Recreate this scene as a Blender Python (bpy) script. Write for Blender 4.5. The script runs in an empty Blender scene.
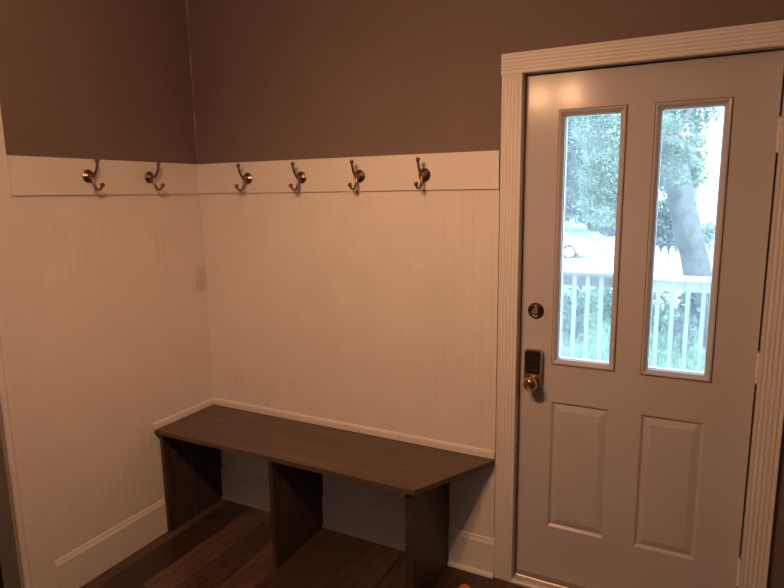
import bpy, bmesh, math, random
from mathutils import Vector, Matrix
random.seed(7)
SC = bpy.context.scene
C = SC.collection
PI = math.pi

# ------------------------------------------------------------------ helpers
def new_mat(name):
    m = bpy.data.materials.new(name); m.use_nodes = True
    nt = m.node_tree; b = nt.nodes['Principled BSDF']
    return m, nt, b

def plain(name, col, rough=.5, metal=0., var=.06, scale=30., bump=.0, bscale=200., spec=.5, coat=0.):
    m, nt, b = new_mat(name)
    tc = nt.nodes.new('ShaderNodeTexCoord')
    n = nt.nodes.new('ShaderNodeTexNoise'); n.inputs['Scale'].default_value = scale; n.inputs['Detail'].default_value = 4
    nt.links.new(tc.outputs['Object'], n.inputs['Vector'])
    r = nt.nodes.new('ShaderNodeValToRGB')
    r.color_ramp.elements[0].position = .3; r.color_ramp.elements[1].position = .7
    r.color_ramp.elements[0].color = (*[c*(1-var) for c in col], 1)
    r.color_ramp.elements[1].color = (*[min(1, c*(1+var)) for c in col], 1)
    nt.links.new(n.outputs['Fac'], r.inputs['Fac']); nt.links.new(r.outputs['Color'], b.inputs['Base Color'])
    b.inputs['Roughness'].default_value = rough; b.inputs['Metallic'].default_value = metal
    b.inputs['Specular IOR Level'].default_value = spec
    b.inputs['Coat Weight'].default_value = coat
    if bump:
        n2 = nt.nodes.new('ShaderNodeTexNoise'); n2.inputs['Scale'].default_value = bscale; n2.inputs['Detail'].default_value = 3
        nt.links.new(tc.outputs['Object'], n2.inputs['Vector'])
        bp = nt.nodes.new('ShaderNodeBump'); bp.inputs['Strength'].default_value = bump; bp.inputs['Distance'].default_value = .002
        nt.links.new(n2.outputs['Fac'], bp.inputs['Height']); nt.links.new(bp.outputs['Normal'], b.inputs['Normal'])
    return m

def wood(name, c0, c1, c2, axis, rough=.45, scale=1.):
    """long grain along the given axis"""
    m, nt, b = new_mat(name)
    tc = nt.nodes.new('ShaderNodeTexCoord'); mp = nt.nodes.new('ShaderNodeMapping')
    s = [22*scale]*3; s['xyz'.index(axis)] = 1.6*scale
    mp.inputs['Scale'].default_value = s
    nt.links.new(tc.outputs['Object'], mp.inputs['Vector'])
    n = nt.nodes.new('ShaderNodeTexNoise'); n.inputs['Scale'].default_value = 1.6; n.inputs['Detail'].default_value = 8
    n.inputs['Roughness'].default_value = .65; n.inputs['Distortion'].default_value = 1.2
    nt.links.new(mp.outputs['Vector'], n.inputs['Vector'])
    r = nt.nodes.new('ShaderNodeValToRGB'); e = r.color_ramp.elements
    e[0].position = .3; e[0].color = (*c0, 1); e[1].position = .72; e[1].color = (*c2, 1)
    k = e.new(.5); k.color = (*c1, 1)
    nt.links.new(n.outputs['Fac'], r.inputs['Fac']); nt.links.new(r.outputs['Color'], b.inputs['Base Color'])
    bp = nt.nodes.new('ShaderNodeBump'); bp.inputs['Strength'].default_value = .25; bp.inputs['Distance'].default_value = .001
    nt.links.new(n.outputs['Fac'], bp.inputs['Height']); nt.links.new(bp.outputs['Normal'], b.inputs['Normal'])
    b.inputs['Roughness'].default_value = rough
    return m

def floor_mat():
    m, nt, b = new_mat('dark_plank_floor')
    tc = nt.nodes.new('ShaderNodeTexCoord')
    mp = nt.nodes.new('ShaderNodeMapping'); mp.inputs['Rotation'].default_value = (0, 0, PI/2)
    mp.inputs['Location'].default_value = (.03, .36, 0)
    nt.links.new(tc.outputs['Object'], mp.inputs['Vector'])
    br = nt.nodes.new('ShaderNodeTexBrick')
    br.offset = .37; br.offset_frequency = 2
    br.inputs['Scale'].default_value = 1; br.inputs['Brick Width'].default_value = 1.2; br.inputs['Row Height'].default_value = .15
    br.inputs['Mortar Size'].default_value = .0016; br.inputs['Mortar Smooth'].default_value = .2; br.inputs['Bias'].default_value = 0
    br.inputs['Color1'].default_value = (.042, .024, .018, 1); br.inputs['Color2'].default_value = (.155, .095, .071, 1)
    br.inputs['Mortar'].default_value = (.02, .014, .01, 1)
    nt.links.new(mp.outputs['Vector'], br.inputs['Vector'])
    g = nt.nodes.new('ShaderNodeMapping'); g.inputs['Scale'].default_value = (30, 2.2, 1)
    nt.links.new(tc.outputs['Object'], g.inputs['Vector'])
    n = nt.nodes.new('ShaderNodeTexNoise'); n.inputs['Scale'].default_value = 1.3; n.inputs['Detail'].default_value = 8; n.inputs['Distortion'].default_value = 1.5
    nt.links.new(g.outputs['Vector'], n.inputs['Vector'])
    r = nt.nodes.new('ShaderNodeValToRGB'); e = r.color_ramp.elements
    e[0].position = .35; e[0].color = (.42, .40, .38, 1); e[1].position = .65; e[1].color = (1, 1, 1, 1)
    nt.links.new(n.outputs['Fac'], r.inputs['Fac'])
    mx = nt.nodes.new('ShaderNodeMix'); mx.data_type = 'RGBA'; mx.blend_type = 'MULTIPLY'; mx.inputs[0].default_value = 1
    nt.links.new(br.outputs['Color'], mx.inputs[6]); nt.links.new(r.outputs['Color'], mx.inputs[7])
    nt.links.new(mx.outputs[2], b.inputs['Base Color'])
    b.inputs['Roughness'].default_value = .42
    bp = nt.nodes.new('ShaderNodeBump'); bp.inputs['Strength'].default_value = .3; bp.inputs['Distance'].default_value = .001
    nt.links.new(n.outputs['Fac'], bp.inputs['Height']); nt.links.new(bp.outputs['Normal'], b.inputs['Normal'])
    return m

def leaf_mat(name, c0, c1):
    m, nt, b = new_mat(name)
    tc = nt.nodes.new('ShaderNodeTexCoord')
    n = nt.nodes.new('ShaderNodeTexNoise'); n.inputs['Scale'].default_value = 1.7; n.inputs['Detail'].default_value = 6
    nt.links.new(tc.outputs['Object'], n.inputs['Vector'])
    r = nt.nodes.new('ShaderNodeValToRGB'); r.color_ramp.elements[0].position = .35; r.color_ramp.elements[1].position = .65
    r.color_ramp.elements[0].color = (*c0, 1); r.color_ramp.elements[1].color = (*c1, 1)
    nt.links.new(n.outputs['Fac'], r.inputs['Fac']); nt.links.new(r.outputs['Color'], b.inputs['Base Color'])
    b.inputs['Roughness'].default_value = .5
    t = nt.nodes.new('ShaderNodeBsdfTranslucent'); nt.links.new(r.outputs['Color'], t.inputs['Color'])
    mx = nt.nodes.new('ShaderNodeMixShader'); mx.inputs[0].default_value = .4
    nt.links.new(b.outputs[0], mx.inputs[1]); nt.links.new(t.outputs[0], mx.inputs[2])
    nt.links.new(mx.outputs[0], nt.nodes['Material Output'].inputs['Surface'])
    return m

def glass_mat():
    # clear pane with fresnel reflections; translucent share stands in for the camera's veiling glare
    m, nt, b = new_mat('glare_haze_glass')
    nt.nodes.remove(b)
    tr = nt.nodes.new('ShaderNodeBsdfTransparent'); tr.inputs['Color'].default_value = (.97, .99, .99, 1)
    gl = nt.nodes.new('ShaderNodeBsdfGlossy'); gl.inputs['Roughness'].default_value = .03
    tl = nt.nodes.new('ShaderNodeBsdfTranslucent'); tl.inputs['Color'].default_value = (.9, .93, .93, 1)
    fr = nt.nodes.new('ShaderNodeFresnel'); fr.inputs['IOR'].default_value = 1.35
    tc = nt.nodes.new('ShaderNodeTexCoord')
    n = nt.nodes.new('ShaderNodeTexNoise'); n.inputs['Scale'].default_value = 9; n.inputs['Detail'].default_value = 4
    nt.links.new(tc.outputs['Object'], n.inputs['Vector'])
    mr = nt.nodes.new('ShaderNodeMapRange'); mr.inputs['From Min'].default_value = .3; mr.inputs['From Max'].default_value = .7
    mr.inputs['To Min'].default_value = .05; mr.inputs['To Max'].default_value = .13
    nt.links.new(n.outputs['Fac'], mr.inputs['Value'])
    m1 = nt.nodes.new('ShaderNodeMixShader'); m2 = nt.nodes.new('ShaderNodeMixShader')
    nt.links.new(mr.outputs[0], m1.inputs[0]); nt.links.new(tr.outputs[0], m1.inputs[1]); nt.links.new(tl.outputs[0], m1.inputs[2])
    nt.links.new(fr.outputs[0], m2.inputs[0]); nt.links.new(m1.outputs[0], m2.inputs[1]); nt.links.new(gl.outputs[0], m2.inputs[2])
    nt.links.new(m2.outputs[0], nt.nodes['Material Output'].inputs['Surface'])
    return m

M = dict(
    white=plain('white_trim_paint', (.73, .71, .69), .48, var=.025, scale=6, bump=.06, bscale=60, spec=.3),
    bead=plain('white_beadboard_paint', (.74, .715, .69), .5, var=.03, scale=5, bump=.05, bscale=80, spec=.3),
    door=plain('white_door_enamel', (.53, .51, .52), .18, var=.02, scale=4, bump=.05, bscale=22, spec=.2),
    taupe=plain('taupe_wall_paint', (.178, .136, .122), .68, var=.05, scale=3, bump=.25, bscale=140, spec=.3),
    tan=plain('tan_jamb_paint', (.36, .32, .27), .6, var=.05, scale=4),
    caulk=plain('pale_caulk', (.27, .215, .18), .6, var=.3, scale=20),
    cream=plain('cream_wall_paint', (.74, .69, .62), .6),
    ceil=plain('ceiling_paint', (.78, .76, .73), .7, bump=.1),
    floor=floor_mat(),
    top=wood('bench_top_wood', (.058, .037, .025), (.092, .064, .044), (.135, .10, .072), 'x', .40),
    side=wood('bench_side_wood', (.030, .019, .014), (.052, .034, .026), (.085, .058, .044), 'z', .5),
    bronze=plain('aged_bronze', (.27, .195, .155), .30, 1., var=.15, scale=60),
    brass=plain('polished_brass', (.72, .50, .24), .16, 1., var=.08, scale=40),
    champ=plain('satin_nickel_plate', (.60, .50, .36), .34, 1., var=.05),
    black=plain('black_gloss_plastic', (.02, .018, .017), .16),
    dark=plain('dark_gap', (.05, .042, .038), .8),
    keyhole=plain('dark_bronze_lock', (.14, .115, .10), .32, 1., var=.1),
    ivory=plain('ivory_plastic', (.66, .60, .52), .4),
    alu=plain('worn_aluminium', (.72, .70, .68), .42, .4, var=.1, scale=50),
    vinyl=plain('grey_door_sweep', (.30, .25, .21), .6),
    seam=plain('frame_dark_line', (.20, .16, .14), .7),
    frost=plain('lamp_base_white', (.8, .78, .74), .4),
    wrap=plain('orange_wrapper', (.62, .16, .045), .35, var=.35, scale=90),
    wrapw=plain('white_wrapper', (.72, .66, .60), .4, var=.3, scale=120),
    # outdoors
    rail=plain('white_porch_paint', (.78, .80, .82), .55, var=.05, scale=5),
    baluster=plain('shaded_white_paint', (.50, .53, .54), .7, var=.1, scale=9),  # rail paint greyed to carry the shade on the balusters
    greyrail=plain('darker_grey_board', (.24, .25, .27), .7, var=.3, scale=8),  # darker grey for the left stretch of the railing
    fence=plain('white_fence_paint', (.80, .80, .80), .6),
    bark=plain('grey_bark', (.10, .105, .115), .85, var=.4, scale=14, bump=1., bscale=40),
    grass=plain('lawn_green', (.17, .27, .21), .9, var=.35, scale=6),
    blade=leaf_mat('grass_blade', (.14, .245, .185), (.28, .41, .33)),
    leafA=leaf_mat('leaf_fresh_green', (.09, .165, .135), (.27, .38, .31)),
    leafB=leaf_mat('leaf_mid_green', (.08, .18, .14), (.24, .38, .30)),
    leafC=leaf_mat('leaf_dark_green', (.05, .10, .115), (.14, .23, .23)),
    concrete=plain('pale_concrete', (.66, .65, .63), .85, var=.05, scale=2),
    porch=plain('porch_boards', (.45, .43, .41), .7, var=.1),
    carw=plain('car_white_paint', (.80, .81, .82), .2, coat=.6),
    carg=plain('car_window_glass', (.55, .60, .63), .08, .6),
    tyre=plain('tyre_rubber', (.05, .055, .06), .8),
    rim=plain('silver_wheel', (.86, .87, .88), .35),
    arch=plain('wheel_arch_liner', (.14, .15, .17), .8),
)
GLASS = glass_mat()

def tag(o, label=None, cat=None, group=None, kind=None):
    if label: o['label'] = label
    if cat: o['category'] = cat
    if group: o['group'] = group
    if kind: o['kind'] = kind
    return o

def obj(name, bm, mat, parent=None, smooth=False, bevel=0., seg=2, recalc=True):
    if bevel:
        bmesh.ops.bevel(bm, geom=[e for e in bm.edges if len(e.link_faces) == 2 and e.calc_face_angle(0) > .6],
                        offset=bevel, segments=seg, profile=.6, affect='EDGES', clamp_overlap=True)
    if recalc: bmesh.ops.recalc_face_normals(bm, faces=bm.faces)
    me = bpy.data.meshes.new(name); bm.to_mesh(me); bm.free()
    for mt in (mat if isinstance(mat, (list, tuple)) else [mat]): me.materials.append(mt)
    if smooth:
        for p in me.polygons: p.use_smooth = True
        if smooth != 'all':
            try: me.set_sharp_from_angle(angle=math.radians(40))
            except Exception: pass
    o = bpy.data.objects.new(name, me); C.objects.link(o)
    if parent: o.parent = parent
    return o

def empty(name, loc, label, cat, group=None, rz=0., kind=None):
    o = bpy.data.objects.new(name, None); C.objects.link(o)
    o.location = loc; o.rotation_euler = (0, 0, rz); o.empty_display_size = .05
    return tag(o, label, cat, group, kind)

def B(bm, x0, x1, y0, y1, z0, z1, mi=0):
    v = [bm.verts.new(p) for p in ((x0,y0,z0),(x1,y0,z0),(x1,y1,z0),(x0,y1,z0),(x0,y0,z1),(x1,y0,z1),(x1,y1,z1),(x0,y1,z1))]
    for f in ((0,3,2,1),(4,5,6,7),(0,1,5,4),(1,2,6,5),(2,3,7,6),(3,0,4,7)):
        bm.faces.new([v[i] for i in f]).material_index = mi
    return bm

def box(*a): return B(bmesh.new(), *a)

def prism(bm, pts, to3, t0, t1):
    """closed 2-D outline swept from t0 to t1; to3(u, v, t) places it"""
    a = [bm.verts.new(to3(u, v, t0)) for u, v in pts]; b = [bm.verts.new(to3(u, v, t1)) for u, v in pts]
    n = len(pts)
    for i in range(n): bm.faces.new((a[i], a[(i+1)%n], b[(i+1)%n], b[i]))
    bm.faces.new(a[::-1]); bm.faces.new(b)
    return bm

def lathe(bm, prof, mat4, n=28, cap=True):
    """profile (r, h) turned about local z, placed by mat4"""
    rings = []
    for r, h in prof:
        if r < 1e-6: rings.append([bm.verts.new(mat4 @ Vector((0, 0, h)))])
        else: rings.append([bm.verts.new(mat4 @ Vector((r*math.cos(2*PI*i/n), r*math.sin(2*PI*i/n), h))) for i in range(n)])
    for a, b in zip(rings, rings[1:]):
        for i in range(n):
            j = (i+1) % n
            if len(a) == 1 and len(b) == 1: continue
            if len(a) == 1: bm.faces.new((a[0], b[i], b[j]))
            elif len(b) == 1: bm.faces.new((a[i], a[j], b[0]))
            else: bm.faces.new((a[i], a[j], b[j], b[i]))
    for r in (rings[0], rings[-1]):
        if len(r) > 1 and cap: bm.faces.new(r)
    return bm

def tube(bm, pts, rad, n=12):
    pts = [Vector(p) for p in pts]; rr = rad if isinstance(rad, (list, tuple)) else [rad]*len(pts)
    rings = []; ref = None
    for i, p in enumerate(pts):
        t = (pts[min(i+1, len(pts)-1)] - pts[max(i-1, 0)]).normalized()
        if ref is None: ref = t.orthogonal().normalized()
        ref = (ref - t*ref.dot(t)).normalized(); s = t.cross(ref)
        rings.append([bm.verts.new(p + (ref*math.cos(2*PI*k/n) + s*math.sin(2*PI*k/n))*rr[i]) for k in range(n)])
    for a, b in zip(rings, rings[1:]):
        for k in range(n): bm.faces.new((a[k], a[(k+1)%n], b[(k+1)%n], b[k]))
    bm.faces.new(rings[0][::-1]); bm.faces.new(rings[-1])
    return bm

def spline(P, k=8):
    """Catmull-Rom through the points"""
    P = [Vector(p) for p in P]; Q = [2*P[0]-P[1]] + P + [2*P[-1]-P[-2]]; out = []
    for i in range(1, len(Q)-2):
        a, b, c, d = Q[i-1:i+3]
        for s in range(k):
            t = s/k
            out.append(.5*((2*b) + (c-a)*t + (2*a-5*b+4*c-d)*t*t + (3*b-a-3*c+d)*t**3))
    return out + [P[-1]]

def ball(bm, c, r, seg=16):
    bmesh.ops.create_uvsphere(bm, u_segments=seg, v_segments=seg//2+2, radius=r, matrix=Matrix.Translation(c)); return bm

def struct(name, bm, mat, label, **k):
    return tag(obj(name, bm, mat, **k), label, None, None, 'structure')

# ------------------------------------------------------------------ fitted measurements
DX0, DX1, DZ1 = 1.6375, 2.4570, 2.0515          # clear door opening
DY = .034                                     # door face
ZC = 2.72                                     # ceiling
BT = .008                                     # beadboard thickness
YW = .16                                      # outer face of the door wall
LY = -1.061                                   # end of the left wall (opening beside it)

# ------------------------------------------------------------------ room shell
struct('floor', box(-1.7, 3.42, -4.7, YW, -.12, 0), M['floor'], 'dark brown wood plank floor')
struct('ceiling', box(-1.7, 3.42, -4.7, YW, ZC, ZC+.1), M['ceil'], 'white ceiling')
bm = bmesh.new()
B(bm, -1.7, DX0-.03, 0, YW, 0, ZC); B(bm, DX1+.03, 3.42, 0, YW, 0, ZC); B(bm, DX0-.03, DX1+.03, 0, YW, DZ1+.03, ZC)
struct('wall_back', bm, M['taupe'], 'taupe painted wall with the entry door')
struct('wall_left', box(-.12, 0, LY, 0, 0, ZC), M['taupe'], 'taupe painted wall left of the corner')
bm = bmesh.new(); B(bm, -.12, 0, -4.6, -2.05, 0, ZC); B(bm, -.12, 0, -2.05, LY, 2.3, ZC)
struct('wall_left_opening', bm, M['taupe'], 'taupe wall around the opening on the left')
struct('wall_hall', box(-1.7, -1.6, -4.6, 0, 0, ZC), M['cream'], 'wall of the next room')
struct('wall_right', box(3.32, 3.42, -4.6, 0, 0, ZC), M['taupe'], 'wall right of the door')
bm = bmesh.new(); WX0, WX1, WZ0, WZ1 = 1.1, 1.52, 1.0, 1.55
B(bm, -1.7, WX0, -4.7, -4.6, 0, ZC); B(bm, WX1, 3.42, -4.7, -4.6, 0, ZC); B(bm, WX0, WX1, -4.7, -4.6, 0, WZ0); B(bm, WX0, WX1, -4.7, -4.6, WZ1, ZC)
struct('wall_front', bm, M['cream'], 'cream wall behind the camera')
bm = bmesh.new()
B(bm, WX0, WX0+.05, -4.69, -4.6, WZ0, WZ1); B(bm, WX1-.05, WX1, -4.69, -4.6, WZ0, WZ1); B(bm, WX0+.05, WX1-.05, -4.69, -4.6, WZ0, WZ0+.05); B(bm, WX0+.05, WX1-.05, -4.69, -4.6, WZ1-.05, WZ1)
fill_win = struct('fill_window', bm, M['white'], 'unseen white framed window added behind the camera for cool fill')  # added out of view to let in cool fill light
obj('glass_pane', box(WX0+.05, WX1-.05, -4.66, -4.655, WZ0+.05, WZ1-.05), GLASS, fill_win)
# uneven caulk line in the corner
bm = bmesh.new(); pts = []
for i in range(60):
    z = 1.80 + i*(ZC-1.80)/59
    w = .0012 + .0026*max(0, math.sin(z*23)+.3*random.random()) * (1 if z > 1.9 else .3)
    pts.append((z, w))
L = [bm.verts.new((.0006, -w-.0006, z)) for z, w in pts]; Rr = [bm.verts.new((w+.0006, -.0006, z)) for z, w in pts]
for i in range(59): bm.faces.new((L[i], Rr[i], Rr[i+1], L[i+1]))
struct('trim_1', bm, M['caulk'], 'ragged pale caulk line in the corner above the coat hook board', recalc=False)

# beadboard: a continuous panel with vertical beads
def bead_profile(length, per=.0405, d=.0008):
    out = [(0, 0)]; s = 0.
    while s + per < length:
        for ds, dd in ((.0300, 0), (.0312, -d), (.0322, -d), (.0336, -.0002), (.0352, .0002), (.0368, -.0002), (.0382, -d), (.0392, -d), (.0404, 0)):
            out.append((s+ds, dd))
        s += per
    out.append((length, 0))
    return out
BZ0, BZ1 = .10, 1.64
pr = bead_profile(1.556)
struct('trim_2', prism(bmesh.new(), [(u, -BT-d) for u, d in pr] + [(1.556, -.0002), (0, -.0002)], lambda u, v, t: (u, v, t), BZ0, BZ1), M['bead'], 'white beadboard panel on the wall behind the bench')
pr = bead_profile(.937)
struct('trim_3', prism(bmesh.new(), [(u, -BT-d) for u, d in pr] + [(.937, -.0002), (0, -.0002)], lambda u, v, t: (-v, -u, t), BZ0, BZ1), M['bead'], 'white beadboard panel on the left wall')

# hook boards (with a small dark lip line below, where they stand proud of the beadboard)
ZB0, ZB1, HB = 1.6345, 1.778, .018
struct('trim_4', box(.0005, 1.556, -HB, -.0005, ZB0, ZB1), M['white'], 'white flat board carrying four coat hooks on the back wall', bevel=.0015)
struct('trim_5', box(.0005, HB, -.938, -HB-.0003, ZB0, ZB1), M['white'], 'white flat board carrying two coat hooks on the left wall', bevel=.0015)

# baseboards
def base_prof(h=.172, t=.018):
    return [(0, 0), (t, 0), (t, h-.026), (t-.0015, h-.021), (t-.0045, h-.014), (t-.0060, h-.010), (t-.0060, h-.006), (t-.0095, h-.001), (t-.011, h), (0, h)]
bp = base_prof()
struct('baseboard_back', prism(bmesh.new(), bp, lambda u, v, t: (t, -u-.0004, v), .0185, 1.5615), M['white'], 'white baseboard behind the bench')
struct('baseboard_left', prism(bmesh.new(), bp, lambda u, v, t: (u+.0004, -t, v), .0004, .938), M['white'], 'white baseboard on the left wall')
q = [(0, 0), (.014, 0), (.0135, .006), (.011, .012), (.006, .0165), (0, .018)]
struct('baseboard_shoe', prism(bmesh.new(), q, lambda u, v, t: (t, -u-.0188, v), 1.356, 1.5615), M['white'], 'white shoe moulding at the foot of the back baseboard')
struct('baseboard_right', prism(bmesh.new(), bp, lambda u, v, t: (t, -u-.0004, v), 2.536, 3.319), M['white'], 'white baseboard right of the door')

# ledger trim on top of the bench
lp = [(BT, 0), (BT+.0075, 0), (BT+.0075, .022), (BT+.006, .028), (BT+.004, .032), (BT, .034)]
struct('trim_6', prism(bmesh.new(), lp, lambda u, v, t: (t, -u-.0006, .5333+v), .0165, 1.555), M['white'], 'thin white trim strip along the bench top at the back wall')
struct('trim_7', prism(bmesh.new(), lp, lambda u, v, t: (u+.0006, -t, .5333+v), .0092, .404), M['white'], 'thin white trim strip along the bench top at the left wall')

# opening casing at the left: plain face with a bead on its inner edge
cp = [(-.9375, .0005), (-.9375, .0088), (-1.029, .0095), (-1.032, .007), (-1.035, .007), (-1.039, .012), (-1.047, .015), (-1.055, .013), (-1.0605, .008), (-1.0605, .0005)]
struct('trim_8', prism(bmesh.new(), cp, lambda u, v, t: (v, u, t), 0, 2.30), M['white'], 'white casing of the opening at the left edge')

struct('trim_15', box(-.1215, -.0003, LY-.010, LY-.0003, 0, 2.2995), M['tan'], 'tan painted jamb of the opening at the left edge')
# fluted door casing
def flute(w, t, n=5, m=.011, g=.0040, d=.0024):
    pts = [(0, 0), (0, t)]
    step = (w-2*m)/(n-1)
    for i in range(n):
        c = m + i*step
        pts += [(c-g, t), (c-g*.6, t-d*.75), (c, t-d), (c+g*.6, t-d*.75), (c+g, t)]
    return pts + [(w, t), (w, 0)]
fl = flute(.0755, .020)
struct('trim_9', prism(bmesh.new(), fl, lambda u, v, t: (1.563+u, -v-.0004, t), 0, 2.0495), M['white'], 'white fluted casing left of the door')
fl = flute(.079, .020)
struct('trim_10', prism(bmesh.new(), fl, lambda u, v, t: (2.4555+u, -v-.0004, t), 0, 2.0495), M['white'], 'white fluted casing right of the door')
fl = flute(.072, .022)
struct('trim_11', prism(bmesh.new(), fl, lambda u, v, t: (t, -v-.0004, 2.050+u), 1.5595, 2.540), M['white'], 'white fluted header casing above the door')
# jambs with stops (seen as the narrow reveal round the door)
bm = bmesh.new()
B(bm, DX0-.0295, DX0, -.0003, YW, 0, DZ1+.0295); B(bm, DX1, DX1+.0295, -.0003, YW, 0, DZ1+.0295); B(bm, DX0, DX1, -.0003, YW, DZ1, DZ1+.0295)
B(bm, DX0, DX0+.012, DY+.046, YW-.02, .02, DZ1); B(bm, DX1-.012, DX1, DY+.046, YW-.02, .02, DZ1); B(bm, DX0+.012, DX1-.012, DY+.046, YW-.02, DZ1-.012, DZ1)
struct('trim_12', bm, M['white'], 'white door jamb')
bm = bmesh.new()
B(bm, DX0+.0002, DX0+.0048, DY+.012, DY+.040, .02, DZ1-.0002); B(bm, DX1-.0062, DX1-.0002, DY+.012, DY+.040, .02, DZ1-.0002); B(bm, DX0+.0049, DX1-.0063, DY+.012, DY+.040, DZ1-.0047, DZ1-.0002)
struct('trim_14', bm, M['dark'], 'dark strip in place of the shade in the gap round the door')  # dark fill stands in for the shade deep in the door gap
# threshold: light nosing with a darker sill groove
bm = bmesh.new()
tp = [(-.022, 0), (-.022, .006), (-.014, .011), (-.002, .013), (.004, .009), (.028, .009), (.034, .0145), (YW, .0145), (YW, 0)]
prism(bm, tp, lambda u, v, t: (t, u, v), DX0+.0005, DX1-.0005)
struct('trim_13', bm, M['alu'], 'worn light metal threshold under the door')

# ------------------------------------------------------------------ entry door
SX0, SX1, SZ0, SZ1, DT = 1.6425, 2.4505, .0175, 2.0465, .044
W1, W2, WZ = (1.7666, 1.9981), (2.0902, 2.3188), (.9554, 1.9146)
P1, P2, PZ = (1.7695, 1.9898), (2.1001, 2.3092), (.2653, .8004)
door = empty('door_1', (0, 0, 0), 'white panelled entry door with two tall narrow windows', None, kind='structure')
ins = .012      # cut-out in the slab behind each window frame
xs = sorted([SX0, SX1, W1[0]+ins, W1[1]-ins, W2[0]+ins, W2[1]-ins, *P1, *P2])
zs = sorted([SZ0, SZ1, WZ[0]+ins, WZ[1]-ins, *PZ])
def in_cell(xc, zc, r, z, k=0): return r[0]+k < xc < r[1]-k and z[0]+k < zc < z[1]-k
bm = bmesh.new(); vc = {}
def V(x, y, z):
    k = (round(x, 5), round(y, 5), round(z, 5))
    if k not in vc: vc[k] = bm.verts.new(k)
    return vc[k]
def slab_face(x0, x1, z0, z1, y, flip):
    f = [V(x0, y, z0), V(x1, y, z0), V(x1, y, z1), V(x0, y, z1)]
    bm.faces.new(f if flip else f[::-1])
for i in range(len(xs)-1):
    for j in range(len(zs)-1):
        xc, zc = (xs[i]+xs[i+1])/2, (zs[j]+zs[j+1])/2
        if in_cell(xc, zc, W1, WZ, ins) or in_cell(xc, zc, W2, WZ, ins): continue
        slab_face(xs[i], xs[i+1], zs[j], zs[j+1], DY+DT, False)
        if in_cell(xc, zc, P1, PZ) or in_cell(xc, zc, P2, PZ): continue
        slab_face(xs[i], xs[i+1], zs[j], zs[j+1], DY, True)
# the pressed panel recesses: sloped sides down to a flat, the raised field is a part of its own
for r in (P1, P2):
    ix, d = .010, .009
    o_ = [(r[0], PZ[0]), (r[1], PZ[0]), (r[1], PZ[1]), (r[0], PZ[1])]
    # outer outline with the grid's intermediate points
    n_ = [(r[0]+ix, PZ[0]+ix), (r[1]-ix, PZ[0]+ix), (r[1]-ix, PZ[1]-ix), (r[0]+ix, PZ[1]-ix)]
    xa = [x for x in xs if r[0]-1e-6 <= x <= r[1]+1e-6]
    for k in range(4):
        a, b_ = o_[k], o_[(k+1) % 4]; c, e_ = n_[k], n_[(k+1) % 4]
        if k in (0, 2):
            seq = [(x, a[1]) for x in (xa if k == 0 else xa[::-1])]
        else: seq = [a, b_]
        bm.faces.new([V(p[0], DY, p[1]) for p in seq] + [V(e_[0], DY+d, e_[1]), V(c[0], DY+d, c[1])])
    bm.faces.new([V(p[0], DY+d, p[1]) for p in n_])
# edges of the slab and of the two cut-outs
def strip(pts, flip):
    for a, b_ in zip(pts, pts[1:]):
        bm.faces.new([V(a[0], DY, a[1]), V(b_[0], DY, b_[1]), V(b_[0], DY+DT, b_[1]), V(a[0], DY+DT, a[1])])
def loop(x0, x1, z0, z1):
    X = [x for x in xs if x0-1e-6 <= x <= x1+1e-6]; Z = [z for z in zs if z0-1e-6 <= z <= z1+1e-6]
    return [(x, z0) for x in X] + [(x1, z) for z in Z[1:]] + [(x, z1) for x in X[-2::-1]] + [(x0, z) for z in Z[-2::-1]]
strip(loop(SX0, SX1, SZ0, SZ1), 0)
for r in (W1, W2): strip(loop(r[0]+ins, r[1]-ins, WZ[0]+ins, WZ[1]-ins), 1)
slab = obj('door_slab', bm, M['door'], door)

# raised fields inside the recesses
for r in (P1, P2):
    bm = bmesh.new(); i0, i1 = .0105, .036
    lo = [(r[0]+i0, PZ[0]+i0), (r[1]-i0, PZ[0]+i0), (r[1]-i0, PZ[1]-i0), (r[0]+i0, PZ[1]-i0)]
    hi = [(r[0]+i1, PZ[0]+i1), (r[1]-i1, PZ[0]+i1), (r[1]-i1, PZ[1]-i1), (r[0]+i1, PZ[1]-i1)]
    a = [bm.verts.new((x, DY+.0085, z)) for x, z in lo]; b_ = [bm.verts.new((x, DY+.0012, z)) for x, z in hi]
    back = [bm.verts.new((x, DY+.0089, z)) for x, z in lo]
    for k in range(4):
        bm.faces.new((a[k], a[(k+1)%4], b_[(k+1)%4], b_[k])); bm.faces.new((back[k], back[(k+1)%4], a[(k+1)%4], a[k]))
    bm.faces.new(b_); bm.faces.new(back[::-1])
    obj('raised_panel', bm, M['door'], door)

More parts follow.
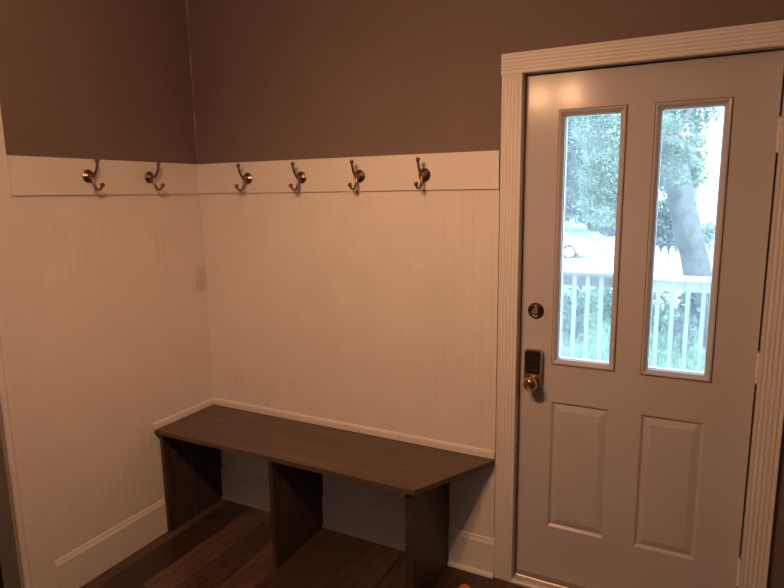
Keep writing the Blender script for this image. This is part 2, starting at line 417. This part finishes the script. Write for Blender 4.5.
# moulded window frames with a thin dark line round each, and the panes
def frame_ring(bm, r, z, prof):
    """prof: (inset, y) steps from the outside in"""
    rings = []
    for i, y in prof:
        rings.append([bm.verts.new(p) for p in ((r[0]+i, y, z[0]+i), (r[1]-i, y, z[0]+i), (r[1]-i, y, z[1]-i), (r[0]+i, y, z[1]-i))])
    n = len(rings)
    for k in range(n):
        A, Bq = rings[k], rings[(k+1) % n]
        for j in range(4): bm.faces.new((A[j], A[(j+1)%4], Bq[(j+1)%4], Bq[j]))
for r in (W1, W2):
    bm = bmesh.new()
    frame_ring(bm, r, WZ, [(0, DY-.0003), (.001, DY-.007), (.004, DY-.0085), (.008, DY-.0075), (.0155, DY+.001), (.0195, DY+.004), (.0205, DY+.016), (.013, DY+.016), (.013, DY-.0003)])
    fr = obj('window_frame', bm, M['door'], door)
    bm = bmesh.new()
    frame_ring(bm, (r[0]-.0028, r[1]+.0028), (WZ[0]-.0028, WZ[1]+.0028), [(0, DY-.0002), (0, DY-.0012), (.003, DY-.0012), (.003, DY-.0002)])
    tag(obj('frame_line', bm, M['seam'], fr), 'thin dark line round the window frame')
    bm = bmesh.new()
    frame_ring(bm, r, WZ, [(.0135, DY+.0195), (.0135, DY+.043), (.0225, DY+.043), (.0225, DY+.0195)])
    obj('outer_frame', bm, M['rail'], fr)
    obj('glass_pane', box(r[0]+.0128, r[1]-.0128, DY+.0165, DY+.0192, WZ[0]+.0128, WZ[1]-.0128), GLASS, fr)

# deadbolt: round rose, turned centre
def face_y(x, y, z):      # local z points into the room (-Y)
    return Matrix.Translation((x, y, z)) @ Matrix.Rotation(PI/2, 4, 'X')
bm = lathe(bmesh.new(), [(0, .0005), (.0315, .0005), (.0315, .004), (.029, .009), (.022, .0125), (.0195, .0115), (0, .0115)], face_y(1.6992, DY, 1.1626))
db = tag(obj('deadbolt', bm, M['keyhole'], door, smooth=True), 'dark round deadbolt rose above the keypad')
bm = lathe(bmesh.new(), [(0, .0118), (.0115, .0118), (.0115, .020), (.009, .0225), (0, .0225)], face_y(1.6992, DY, 1.1626))
tag(obj('lock_cylinder', bm, M['champ'], db, smooth=True), 'pale metal cylinder')
obj('key_slot', box(1.6982, 1.7002, DY-.0236, DY-.0228, 1.157, 1.168), M['black'], db)

# keypad lock: rounded-top housing, black face, knob
KX, KZ0, KZ1, KW, KT = 1.6985, .858, 1.012, .034, .030
def arch(w, z0, z1, r=.012, n=9):
    pts = [(-w, z0+.006), (-w+.006, z0), (w-.006, z0), (w, z0+.006)]
    for i in range(n):
        t = i/(n-1); a = PI*t
        x = w*math.cos(a); x = math.copysign(min(abs(x)**.55*w**.45, w), x) if abs(x) > 1e-9 else 0
        pts.append((x, z1-r+r*math.sin(a)))
    return pts
bm = prism(bmesh.new(), arch(KW, KZ0, KZ1), lambda u, v, t: (KX+u, t, v), DY-.0005, DY-KT)
kp = tag(obj('keypad_lock', bm, M['champ'], door, bevel=.002), 'keypad lock with black face and brass knob')
bm = prism(bmesh.new(), arch(KW-.005, KZ0+.055, KZ1-.005, .010), lambda u, v, t: (KX+u, t, v), DY-KT-.0003, DY-KT-.003)
tag(obj('keypad_face', bm, M['black'], kp, bevel=.001), 'black glossy keypad face')
bm = bmesh.new()
for k in range(3): B(bm, KX-.022, KX+.022, DY-KT-.0042, DY-KT-.0032, .930+.020*k, .9312+.020*k)
obj('keypad_groove', bm, M['bronze'], kp)
bm = lathe(bmesh.new(), [(0, .0), (.024, .0), (.024, .004), (.014, .008), (.0115, .014), (.012, .024), (.019, .031), (.0265, .040), (.0285, .050), (.027, .058), (.021, .064), (.0195, .0625), (.012, .066), (.010, .065), (0, .0665)], face_y(KX+.003, DY-KT-.0003, .887), 36)
tag(obj('door_knob', bm, M['brass'], kp, smooth=True), 'polished brass round knob')
# latch edge plate on the slab edge and hinges
obj('latch_plate', box(SX0-.0016, SX0-.0003, DY+.008, DY+.036, .86, .92), M['champ'], door)
for zt in (1.8420, 1.0775, .3165):
    bm = bmesh.new()
    for k in range(5):
        z0 = zt-.105+k*.021
        bmesh.ops.create_cone(bm, cap_ends=True, segments=16, radius1=.0062, radius2=.0062, depth=.0198, matrix=Matrix.Translation((2.4535, DY-.0068, z0+.0099)))
    h = obj('hinge', bm, M['white'], door, smooth=True)
    bm = bmesh.new(); ball(bm, (2.4535, DY-.0068, zt+.0015), .0045, 10); ball(bm, (2.4535, DY-.0068, zt-.1065), .0045, 10)
    obj('hinge_pin', bm, M['champ'], h, smooth=True)
obj('door_sweep', box(SX0+.002, SX1-.002, DY-.006, DY-.0005, .0165, .034), M['vinyl'], door, bevel=.0015)

# ------------------------------------------------------------------ bench
bench = empty('storage_bench', (0, 0, 0), 'dark brown wooden bench with open cubbies along the back wall', 'bench')
TZ0, TZ1 = .5128, .5328
out = [(.0092, -.399), (.0092, -.0092), (1.553, -.0092), (1.553, -.030), (1.368, -.399)]
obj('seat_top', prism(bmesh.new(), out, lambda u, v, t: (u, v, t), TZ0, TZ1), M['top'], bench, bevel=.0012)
def support(x0, x1, yf=-.381):
    o_ = [(yf, 0.0), (-.0335, 0), (-.0335, .019), (-.0195, .019), (-.0195, .174), (-.0105, .176), (-.0105, TZ0-.0004), (yf, TZ0-.0004)]
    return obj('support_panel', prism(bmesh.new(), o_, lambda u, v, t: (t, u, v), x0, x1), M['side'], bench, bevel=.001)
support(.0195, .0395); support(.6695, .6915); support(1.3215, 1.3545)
# light front edge band of each panel
# ------------------------------------------------------------------ coat hooks
HK = 'double coat hooks along the white board'
def make_hook(label):
    # local frame: +Y = out of the wall is -y ; origin on the wall at the rose centre
    root = empty('coat_hook', (0, 0, 0), label, 'coat hook', HK)
    X = Matrix.Rotation(PI/2, 4, 'X')
    bm = lathe(bmesh.new(), [(0, .0002), (.0255, .0002), (.0268, .002), (.0265, .0045), (.0225, .0075), (.0205, .0072), (.0165, .0105), (.012, .0125), (.009, .017), (.0075, .024), (.0068, .031), (0, .032)], X)
    obj('rose', bm, M['bronze'], root, smooth=True)
    up = spline([(0, -.027, -.004), (0, -.038, .003), (0, -.051, .017), (0, -.060, .034), (0, -.064, .052)], 7)
    bm = tube(bmesh.new(), up, [.0062-.0016*i/(len(up)-1) for i in range(len(up))])
    a = obj('upper_arm', bm, M['bronze'], root, smooth=True)
    bm = ball(bmesh.new(), (0, -.0645, .0575), .0094); obj('ball_tip', bm, M['bronze'], a, smooth='all')
    dn = spline([(0, -.028, .002), (0, -.0285, -.012), (0, -.033, -.032), (0, -.044, -.050), (0, -.060, -.0555), (0, -.074, -.049), (0, -.081, -.041)], 7)
    bm = tube(bmesh.new(), dn, [.0064-.0016*i/(len(dn)-1) for i in range(len(dn))])
    a = obj('lower_arm', bm, M['bronze'], root, smooth=True)
    bm = ball(bmesh.new(), (0, -.083, -.0365), .0094); obj('ball_tip', bm, M['bronze'], a, smooth='all')
    return root
def copy_tree(o, parent=None):
    c = o.copy(); C.objects.link(c)
    if parent: c.parent = parent
    for ch in list(o.children): copy_tree(ch, c)
    return c
hook0 = make_hook('bronze double coat hook nearest the door')
spots = [((1.2475, -HB, 1.6955), 0, 'bronze double coat hook nearest the door, on the back wall board'),
         ((.9441, -HB, 1.6975), 0, 'bronze double coat hook on the back wall, second one from the door'),
         ((.6427, -HB, 1.6990), 0, 'bronze double coat hook on the back wall, third one from the door'),
         ((.3334, -HB, 1.7020), 0, 'bronze double coat hook on the back wall closest to the room corner'),
         ((HB, -.3191, 1.7090), PI/2, 'bronze double coat hook on the left wall closest to the corner'),
         ((HB, -.6256, 1.7093), PI/2, 'bronze double coat hook on the left wall farthest from the corner')]
for i, (loc, rz, lab) in enumerate(spots):
    h = hook0 if i == 0 else copy_tree(hook0)
    h.location = loc; h.rotation_euler = (0, 0, rz); h['label'] = lab

# ------------------------------------------------------------------ outlet on the left wall beside the corner
ol = empty('wall_outlet', (BT, -.041, 1.2105), 'ivory electrical outlet on the left wall beside the corner', 'outlet')
def onx(bm, y0, y1, z0, z1, x0, x1): return B(bm, x0, x1, y0, y1, z0, z1)
obj('cover_plate', onx(bmesh.new(), -.032, .030, -.0555, .0555, .0003, .0065), M['ivory'], ol, bevel=.002)
for zc in (-.021, .021):
    bm = lathe(bmesh.new(), [(0, .0), (.0150, .0), (.0150, .0016), (.014, .0022), (0, .0022)], Matrix.Translation((.0066, -.001, zc)) @ Matrix.Rotation(PI/2, 4, 'Y'), 20)
    rc = obj('receptacle', bm, M['ivory'], ol)
    bm = bmesh.new()
    onx(bm, -.0085, -.0062, zc-.001, zc+.0075, .0089, .0094); onx(bm, .0042, .0062, zc-.001, zc+.0065, .0089, .0094)
    onx(bm, -.0032, .0012, zc-.0085, zc-.0045, .0089, .0094)
    obj('slot', bm, M['dark'], rc)
bm = lathe(bmesh.new(), [(0, 0), (.003, 0), (.0028, .0012), (0, .0016)], Matrix.Translation((.0066, -.001, 0)) @ Matrix.Rotation(PI/2, 4, 'Y'), 12)
obj('screw', bm, M['champ'], ol)

# ------------------------------------------------------------------ crumpled wrapper on the floor (only its top shows)
bm = bmesh.new(); bmesh.ops.create_icosphere(bm, subdivisions=3, radius=1)
rnd = random.Random(3)
for v in bm.verts:
    n_ = 1 + .16*math.sin(9*v.co.x+3*v.co.y) * math.cos(7*v.co.z+2) + rnd.uniform(-.05, .05)
    v.co = Vector((v.co.x*.026*n_, v.co.y*.030*n_, max(v.co.z, -.75)*.019*n_ + .0152))
lo = min(v.co.z for v in bm.verts)
for v in bm.verts: v.co.z -= lo
wr = empty('snack_wrapper', (1.487, -.176, 0), 'crumpled orange and white wrapper on the floor before the casing', 'wrapper')
obj('orange_body', bm, M['wrap'], wr, smooth=True)
bm = bmesh.new()
for k in range(5):
    a = bm.verts.new((.020+.007*k, -.020+.002*k, 0)); b_ = bm.verts.new((.020+.007*k, .022-.002*k, 0))
    c = bm.verts.new((.0235+.007*k, .022-.002*k, .026-.003*k)); d = bm.verts.new((.0235+.007*k, -.020+.002*k, .024-.003*k))
    e_ = bm.verts.new((.0252+.007*k, .022-.002*k, 0)); f_ = bm.verts.new((.0252+.007*k, -.020+.002*k, 0))
    bm.faces.new((a, b_, c, d)); bm.faces.new((d, c, e_, f_)); bm.faces.new((a, d, f_)); bm.faces.new((b_, e_, c)); bm.faces.new((a, f_, e_, b_))
tag(obj('pleated_end', bm, M['wrapw'], wr), 'white pleated end')

# ------------------------------------------------------------------ ceiling lamp behind the camera (two bare bulbs), the light of the room
LX, LYY, LZ = 1.375, -1.655, 2.222
lamp = empty('ceiling_light', (LX, LYY, ZC), 'semi flush ceiling lamp on a short stem with two warm bulbs, above the viewer', 'ceiling light')
obj('canopy', lathe(bmesh.new(), [(0, -.0005), (.065, -.0005), (.065, -.012), (.05, -.03), (.012, -.04), (0, -.04)], Matrix.Identity(4), 32), M['bronze'], lamp, smooth=True)
obj('stem', lathe(bmesh.new(), [(0, -.0402), (.008, -.0402), (.008, LZ-ZC+.12), (.03, LZ-ZC+.10), (.03, LZ-ZC+.08), (0, LZ-ZC+.075)], Matrix.Identity(4), 20), M['bronze'], lamp, smooth=True)
for sx in (-1, 1):
    ar = obj('arm', tube(bmesh.new(), spline([(sx*.028, 0, LZ-ZC+.09), (sx*.06, 0, LZ-ZC+.10), (sx*.092, 0, LZ-ZC+.085), (sx*.105, 0, LZ-ZC+.068)], 6), .007), M['bronze'], lamp, smooth=True)
    obj('socket', lathe(bmesh.new(), [(0, .065), (.019, .065), (.021, .045), (.021, .038), (0, .038)], Matrix.Translation((sx*.105, 0, LZ-ZC)), 20), M['frost'], ar, smooth=True)
    ld = bpy.data.lights.new('bulb', 'POINT'); ld.energy = 20; ld.color = (1.0, .505, .258); ld.shadow_soft_size = .03
    lo_ = bpy.data.objects.new('bulb', ld); C.objects.link(lo_); lo_.parent = lamp; lo_.location = (sx*.105, 0, LZ-ZC)
    # wide spot beam added at each bulb to shape the falloff over the walls
    sl = bpy.data.lights.new('falloff_spot', 'SPOT'); sl.energy = 25; sl.color = ld.color; sl.shadow_soft_size = .03
    sl.spot_size = math.radians(110); sl.spot_blend = 1
    so_ = bpy.data.objects.new('falloff_spot', sl); C.objects.link(so_); so_.parent = lamp; so_.location = (sx*.105, 0, LZ-ZC-.004)
    so_.rotation_euler = Vector((-.265, 1.75, -1.93)).to_track_quat('-Z', 'Y').to_euler()

# ------------------------------------------------------------------ outdoors
def ground(name, rows, x0, x1, mat, label):
    bm = bmesh.new(); A = None
    for y, z in rows:
        r = [bm.verts.new((x0, y, z)), bm.verts.new((x1, y, z))]
        if A: bm.faces.new((A[0], A[1], r[1], r[0]))
        A = r
    return struct(name, bm, mat, label)
ground('lawn', [(YW, -.62), (5, -.62), (13, -.95), (15.5, -1.055)], -40, 40, M['grass'], 'green front lawn beyond the porch')
ground('driveway', [(15.5, -1.055), (22, -1.45), (27, -1.60), (37, -1.68)], -40, 40, M['concrete'], 'pale sunlit pavement beyond the lawn')
ground('far_lawn', [(37, -1.68), (42, -1.5), (60, -.75)], -90, -3.2, M['grass'], 'far green lawn across the pavement')
ground('far_pavement', [(37, -1.68), (60, -1.8), (140, -2)], -3.2, 90, M['concrete'], 'pale open ground far beyond the fence')
struct('porch_deck', box(-2.5, 6, YW+.002, 4.15, -.34, -.23), M['porch'], 'grey porch deck outside the door')

# the house front above and beside the door
bm = bmesh.new()
B(bm, -6, -1.7, .002, YW, -.6, 6.0); B(bm, 3.42, 8, .002, YW, -.6, 6.0); B(bm, -1.7, 3.42, .002, YW, ZC+.1, 6.0)
struct('wall_outside', bm, M['rail'], 'outer front wall of the house')
#struct('porch_roof', box(-2.5, 6, YW+.003, 3.9, 2.62, 2.74), M['rail'], 'roof over the porch')
# porch railing
RY = 4.0
rail = empty('porch_railing', (2, RY, -.23), 'white porch railing with square balusters outside the door', 'railing')
def loc(o): o.matrix_parent_inverse = Matrix.Translation((-2, -RY, .23)); return o
loc(tag(obj('cap_rail', box(-1.6, 1.75, RY-.075, RY+.075, .765, .80), M['greyrail'], rail, bevel=.004), 'darker grey cap board'))
loc(obj('cap_rail', box(1.753, 5.2, RY-.075, RY+.075, .765, .80), M['rail'], rail, bevel=.004))
loc(tag(obj('fascia_rail', box(-1.6, 1.75, RY-.02, RY+.02, .66, .7645), M['greyrail'], rail, bevel=.003), 'darker grey rail board'))
loc(obj('fascia_rail', box(1.753, 5.2, RY-.02, RY+.02, .66, .7645), M['rail'], rail, bevel=.003))
loc(obj('bottom_rail', box(-1.6, 5.2, RY-.02, RY+.02, -.19, -.15), M['rail'], rail, bevel=.003))
for xp in (-1.55, 5.15):
    loc(obj('post', box(xp-.045, xp+.045, RY+.021, RY+.075, -.23, .7645), M['rail'], rail))
xb = .62
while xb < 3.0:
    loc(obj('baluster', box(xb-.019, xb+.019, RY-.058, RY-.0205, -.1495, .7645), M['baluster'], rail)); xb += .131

# picket fence down the yard
FY = 10.9
fence = empty('picket_fence', (3.2, FY, -.86), 'white picket fence across the lawn behind the leaning tree', 'fence')
def locf(o): o.matrix_parent_inverse = Matrix.Translation((-3.2, -FY, .86)); return o
for zr in (-.45, .22): locf(obj('fence_rail', box(1.3, 5.2, FY+.0205, FY+.06, zr, zr+.09), M['fence'], fence))
x = 1.36
while x < 5.1:
    w = .052
    pts = [(-w, -.84), (w, -.84), (w, .40), (w*.72, .445), (0, .50), (-w*.72, .445), (-w, .40)]
    locf(obj('picket', prism(bmesh.new(), [(x+u, v) for u, v in pts], lambda u, v, t: (u, t, v), FY, FY+.02), M['fence'], fence)); x += .141

def leaves(bm, c, rad, n, size, shell=.45):
    for _ in range(n):
        while True:
            d = Vector((random.uniform(-1, 1), random.uniform(-1, 1), random.uniform(-1, 1)))
            if shell < d.length < 1: break
        p = Vector(c) + Vector((d.x*rad[0], d.y*rad[1], d.z*rad[2]))
        a = Vector((random.gauss(0, 1), random.gauss(0, 1), random.gauss(0, 1))).normalized()
        b = a.orthogonal().normalized(); b.rotate(Matrix.Rotation(random.uniform(0, 2*PI), 3, a)); s = size*random.uniform(.6, 1.3)
        t = a.cross(b)
        bm.faces.new([bm.verts.new(p + q) for q in (-b*s, t*s*.45 - b*.1*s, b*s, -t*s*.45 - b*.1*s)])
    return bm

# leaning tree
T0 = Vector((2.62, 7.7, -.74))
tree = empty('leaning_tree', T0, 'grey trunk tree leaning left between porch railing and picket fence', 'tree')
def at(px, pz, D):   # a point seen along the slope (dx/dy, dz/dy) at distance D from the viewpoint of the survey
    return Vector((2.251 + px*D, -2.262 + D, 1.625 + pz*D))
pts = spline([T0, (2.40, 7.7, -.1), (2.27, 7.7, .34), (2.05, 7.7, 1.15), (1.90, 7.72, 1.75), (1.66, 7.75, 2.5), (1.30, 7.8, 3.4), (.9, 7.9, 4.4)], 6)
n_ = len(pts)
bm = tube(bmesh.new(), [Vector(p)-T0 for p in pts], [(.19 if i < n_*.62 else .19 - .10*(i/n_-.62)/.38) for i in range(n_)], 16)
for v in bm.verts: v.co += Vector((random.gauss(0, .006), random.gauss(0, .006), 0))
trunk = obj('trunk', bm, M['bark'], tree, smooth=True)
bm = bmesh.new()
for P in ([(1.72, 7.74, 2.3), (2.0, 7.9, 2.75), (2.25, 8.1, 2.9), (2.5, 8.3, 2.85)], [(1.30, 7.8, 3.4), (1.7, 8.0, 3.9), (2.3, 8.3, 4.1), (2.9, 8.6, 4.0)], [(1.95, 7.71, 1.6), (1.80, 8.0, 2.0), (1.75, 8.3, 2.3)]):
    s = spline(P, 5); tube(bm, [Vector(p)-T0 for p in s], [.05 - .038*i/(len(s)-1) for i in range(len(s))], 8)
obj('branch', bm, M['bark'], trunk, smooth=True)
bm = bmesh.new()
for px, pz, D, r, n in ((-.045, .030, 9.55, .20, 260), (-.036, .052, 9.5, .22, 300), (-.052, .058, 9.5, .16, 220), (-.030, .012, 9.6, .13, 130), (-.052, .092, 9.45, .20, 240), (-.035, .085, 10.2, .30, 420), (-.050, .100, 10.4, .26, 380), (-.032, .060, 10.2, .24, 330), (-.044, .040, 10.3, .26, 330), (-.030, .030, 10.2, .26, 360), (-.020, .026, 10.2, .19, 170),
                        (-.018, .008, 10.1, .13, 120), (-.012, .030, 10.2, .13, 110), (-.012, .092, 10.4, .15, 120), (-.010, .068, 10.3, .12, 80), (-.020, .112, 10.4, .24, 240), (-.052, .066, 10.6, .22, 240), (-.064, .02, 10.6, .32, 380), (-.03, .135, 10.6, .5, 500), (-.09, .15, 10.2, .8, 900), (.0, .17, 10.5, .6, 500), (-.12, .2, 10.2, .9, 900), (.005, .104, 10.5, .12, 50), (-.004, .048, 10.4, .10, 40)):
    leaves(bm, at(px, pz, D)-T0, (r, r, r*.8), n, .042, .0)
obj('foliage', bm, M['leafA'], tree, recalc=False)

# background trees
def bg_tree(base, blobs, mat, leaf, label, trunk_r=.2, top=None, group='trees and shrubs beyond the pavement', name='leafy_tree', cat='tree'):
    b0 = Vector(base)
    t = empty(name, b0, label, cat, group)
    if top:
        obj('trunk', tube(bmesh.new(), [(0, 0, 0), (Vector(top)-b0)*.5 + Vector((.1, 0, 0)), Vector(top)-b0], [trunk_r, trunk_r*.75, trunk_r*.4], 10), M['bark'], t, smooth=True)
    bm = bmesh.new()
    for c, r, n in blobs: leaves(bm, Vector(c)-b0, r, n, leaf, .2)
    obj('foliage', bm, mat, t, recalc=False)
    return t
bl = []
for px, pz, r, n in ((-.155, .10, 1.3, 1500), (-.135, .05, 1.3, 1500), (-.125, .10, 1.4, 1300), (-.150, .02, 1.1, 1200), (-.130, -.01, 1.0, 1200), (-.16, .15, 1.6, 900), (-.11, .14, 1.8, 900), (-.11, .0, 1.2, 900), (-.145, .065, 1.0, 800), (-.14, -.035, .9, 1000), (-.118, -.04, .8, 800), (-.155, -.02, .8, 600)):
    bl.append((at(px, pz, 34), (r, r, r*.9), n))
bg_tree(at(-.103, -.0955, 34), bl, M['leafA'], .105, 'broad bright green tree behind the white car', .22, at(-.108, .09, 34))
bl = []
for px, pz, r, n in ((-.19, .09, 1.8, 1300), (-.21, .04, 1.8, 1000), (-.195, .13, 2.0, 1200), (-.18, .03, 1.3, 900), (-.225, .1, 2.4, 800), (-.2, .0, 1.4, 800), (-.18, -.015, 1.1, 800), (-.2, -.03, 1.0, 600), (-.165, -.03, 1.2, 700)):
    bl.append((at(px, pz, 46), (r, r, r), n))
t2 = bg_tree(at(-.212, -.0655, 46), bl, M['leafC'], .16, 'dark green tree with upright trunk at the left of the left pane', .42, at(-.205, .09, 46))
bl = [(at(px, pz, 36), (r, r, r*.8), n) for px, pz, r, n in ((-.150, -.056, .45, 500), (-.125, -.058, .75, 1100), (-.112, -.055, .8, 1000), (-.140, -.05, .65, 800), (-.10, -.045, .8, 600))]
bg_tree(at(-.118, -.0912, 36), bl, M['leafC'], .10, 'low dark green bush to the right of the white car', name='garden_bush', cat='bush')
bl = [(at(px, pz, 26), (r*1.2, r*1.2, r), n) for px, pz, r, n in ((-.05, -.060, .55, 900), (-.035, -.055, .5, 800), (-.065, -.05, .5, 700), (-.045, -.03, .45, 700), (-.05, -.078, .5, 700), (-.035, -.078, .45, 500), (-.062, -.078, .4, 400))]
bg_tree(at(-.045, -.1205, 26), bl, M['leafC'], .085, 'dark bush behind the picket fence left of the leaning trunk', .09, at(-.045, -.07, 26), name='garden_bush', cat='bush')
bl = [(at(px, pz, 22), (r, r, r*.8), n) for px, pz, r, n in ((.004, -.07, .36, 300), (.012, -.06, .32, 220), (.0, -.09, .45, 300))]
bg_tree(at(.006, -.142, 22), bl, M['leafA'], .07, 'pale sparse bush right of the leaning trunk', name='garden_bush', cat='bush')
# wall of trees far off
bl = []
for i in range(10): bl.append((at(-.30+.03*i, .02+.03*random.random(), 85), (3.2, 2, 4.2), 420))
bg_tree(at(-.18, -.02, 85), bl, M['leafB'], .5, 'hazy row of distant trees on the far lawn', name='distant_trees', cat='trees')
# shrubs just below the railing
for (px, pz, D, r, n, mat, lab) in ((-.176, -.180, 9.0, .24, 300, 'leafC', 'dark leafy shrub beyond the railing at the left of the left pane'),
                                    (-.156, -.178, 10.3, .22, 240, 'leafB', 'dark green shrub beyond the railing in the middle of the left pane'),
                                    (-.130, -.172, 11.6, .32, 320, 'leafB', 'mid green shrub beyond the railing at the right of the left pane'),
                                    (-.048, -.168, 10.8, .22, 240, 'leafB', 'green shrub beyond the railing at the left of the right pane'),
                                    (-.012, -.172, 9.3, .20, 240, 'leafC', 'dark green shrub at the foot of the leaning trunk')):
    c = at(px, pz, D); gz = -.62 - max(0, (c.y-5))*.04125
    t = empty('garden_shrub', (c.x, c.y, gz), lab, 'shrub', 'shrubs beyond the porch railing')
    bm = bmesh.new()
    h = c.z + r*.8 - gz
    leaves(bm, (0, 0, h*.55), (r, r, h*.5), n, .06, .1)
    obj('foliage', bm, M[mat], t, recalc=False)
    bm = bmesh.new()
    for k in range(5):
        a = k*1.26; tube(bm, [(.02*math.cos(a), .02*math.sin(a), 0), (r*.35*math.cos(a), r*.35*math.sin(a), h*.55)], [.012, .005], 6)
    obj('stem', bm, M['bark'], t)
# grass blades in the strip the panes show
bm = bmesh.new()
for _ in range(9000):
    y = random.uniform(5.2, 13.5); x = 2.251 + random.uniform(-.24, .06)*(y+2.262)
    z = -.62 - max(0, (y-5))*.04125; a = random.uniform(0, PI); w = .012; h = random.uniform(.06, .16)
    dx, dy = math.cos(a)*w, math.sin(a)*w; lx, ly = random.gauss(0, .04), random.gauss(0, .04)
    bm.faces.new([bm.verts.new(p) for p in ((x-dx, y-dy, z), (x+dx, y+dy, z), (x+lx, y+ly, z+h))])
tag(obj('lawn_grass', bm, M['blade'], recalc=False), 'green grass of the lawn seen between the balusters', 'grass', None, 'stuff')

# ------------------------------------------------------------------ parked car
CG = -1.608
car = empty('parked_car', (-4.50, 27.75, CG), 'white car parked on the bright pavement beyond the left pane', 'car')
def prof_car():
    # side outline, front to +x, local z from the ground
    return [(-2.15, .38), (-2.2, .62), (-2.12, .92), (-1.7, .98), (-1.15, 1.36), (-.55, 1.45), (.15, 1.43), (.55, 1.28), (1.02, .98), (1.65, .88), (2.05, .76), (2.16, .55), (2.12, .30),
            (1.66, .27)] + [(1.24+.40*math.cos(a), .33+.40*math.sin(a)) for a in [PI*k/8 for k in range(9)]] + [(.82, .27), (-.86, .27)] + [(-1.28+.40*math.cos(a), .33+.40*math.sin(a)) for a in [PI*k/8 for k in range(9)]] + [(-1.70, .27)]
bm = bmesh.new(); pc = prof_car(); rows = []
for yy, sc in ((-.86, 0), (-.78, 1), (.78, 1), (.86, 0)):
    rows.append([bm.verts.new((x, yy*(1 if z < .95 else .86), z if sc else (z if z < .9 else .9 + (z-.9)*.92))) for x, z in pc])
for a, b_ in zip(rows, rows[1:]):
    for i in range(len(pc)): bm.faces.new((a[i], a[(i+1)%len(pc)], b_[(i+1)%len(pc)], b_[i]))
f1 = bm.faces.new(rows[0][::-1]); f2 = bm.faces.new(rows[-1])
bmesh.ops.triangulate(bm, faces=[f1, f2])
body = obj('car_body', bm, M['carw'], car)
for xs_ in ([(-1.62, 1.0), (-1.10, 1.28), (-.58, 1.35), (-.52, 1.0)], [(-.46, 1.0), (-.50, 1.35), (.12, 1.33), (.50, 1.2), (.86, .99)]):
    for s in (-1, 1):
        bm = prism(bmesh.new(), xs_, lambda u, v, t, s=s: (u, s*t, v), .735, .765)
        obj('side_window', bm, M['carg'], car)
for wx in (1.24, -1.28):
    for s in (-1, 1):
        bm = lathe(bmesh.new(), [(.245, -.09), (.31, -.09), (.325, -.06), (.325, .06), (.31, .09), (.245, .09), (.245, -.09)], Matrix.Translation((wx, s*.76, .325)) @ Matrix.Rotation(PI/2, 4, 'X'), 28, False)
        w = obj('wheel', bm, M['tyre'], car)
        bm = bmesh.new(); T = Matrix.Translation((wx, s*.76, .325)) @ Matrix.Rotation(PI/2, 4, 'X')
        for k in range(7):
            a = 2*PI*k/7; R2 = T @ Matrix.Rotation(a, 4, 'Z')
            vs = [bm.verts.new(R2 @ Vector(p)) for p in ((.02, -.028, .05), (.25, -.075, .06), (.25, .075, .06), (.02, .028, .05), (.02, -.028, -.05), (.25, -.075, -.06), (.25, .075, -.06), (.02, .028, -.05))]
            for f in ((0,1,2,3), (7,6,5,4), (0,4,5,1), (1,5,6,2), (2,6,7,3), (3,7,4,0)): bm.faces.new([vs[i] for i in f])
        lathe(bm, [(0, -.055), (.05, -.05), (.05, .05), (0, .055)], T, 14)
        obj('rim', bm, M['rim'], w)

# ------------------------------------------------------------------ daylight
wd = bpy.data.worlds.new('sky'); SC.world = wd; wd.use_nodes = True
nt = wd.node_tree; bg = nt.nodes['Background']
bg.inputs['Color'].default_value = (.58, .82, 1.05, 1); bg.inputs['Strength'].default_value = 4.8
sd = bpy.data.lights.new('sun', 'SUN'); sd.energy = 9.0; sd.color = (.78, .93, 1.0); sd.angle = math.radians(2)
so = bpy.data.objects.new('sun', sd); C.objects.link(so); so.rotation_euler = (math.radians(42), 0, math.radians(35))

# ------------------------------------------------------------------ camera
yaw, pitch, roll, f = .4770, -.1680, -.0140, 596.09
F = Vector((-math.sin(yaw)*math.cos(pitch), math.cos(yaw)*math.cos(pitch), math.sin(pitch)))
r0 = Vector((math.cos(yaw), math.sin(yaw), 0)); u0 = r0.cross(F)
r = math.cos(roll)*r0 + math.sin(roll)*u0; u = -math.sin(roll)*r0 + math.cos(roll)*u0
cd = bpy.data.cameras.new('camera'); cd.sensor_fit = 'HORIZONTAL'; cd.sensor_width = 36; cd.lens = f*36/784; cd.clip_start = .05; cd.clip_end = 400
co = bpy.data.objects.new('camera', cd); C.objects.link(co)
mw = Matrix((( r.x, u.x, -F.x, 2.2509), (r.y, u.y, -F.y, -2.2619), (r.z, u.z, -F.z, 1.6251), (0, 0, 0, 1)))
co.matrix_world = mw
SC.camera = co
SC.view_settings.view_transform = 'Standard'; SC.view_settings.look = 'None'
SC.view_settings.exposure = 0; SC.view_settings.gamma = 1; SC.view_settings.use_curve_mapping = False
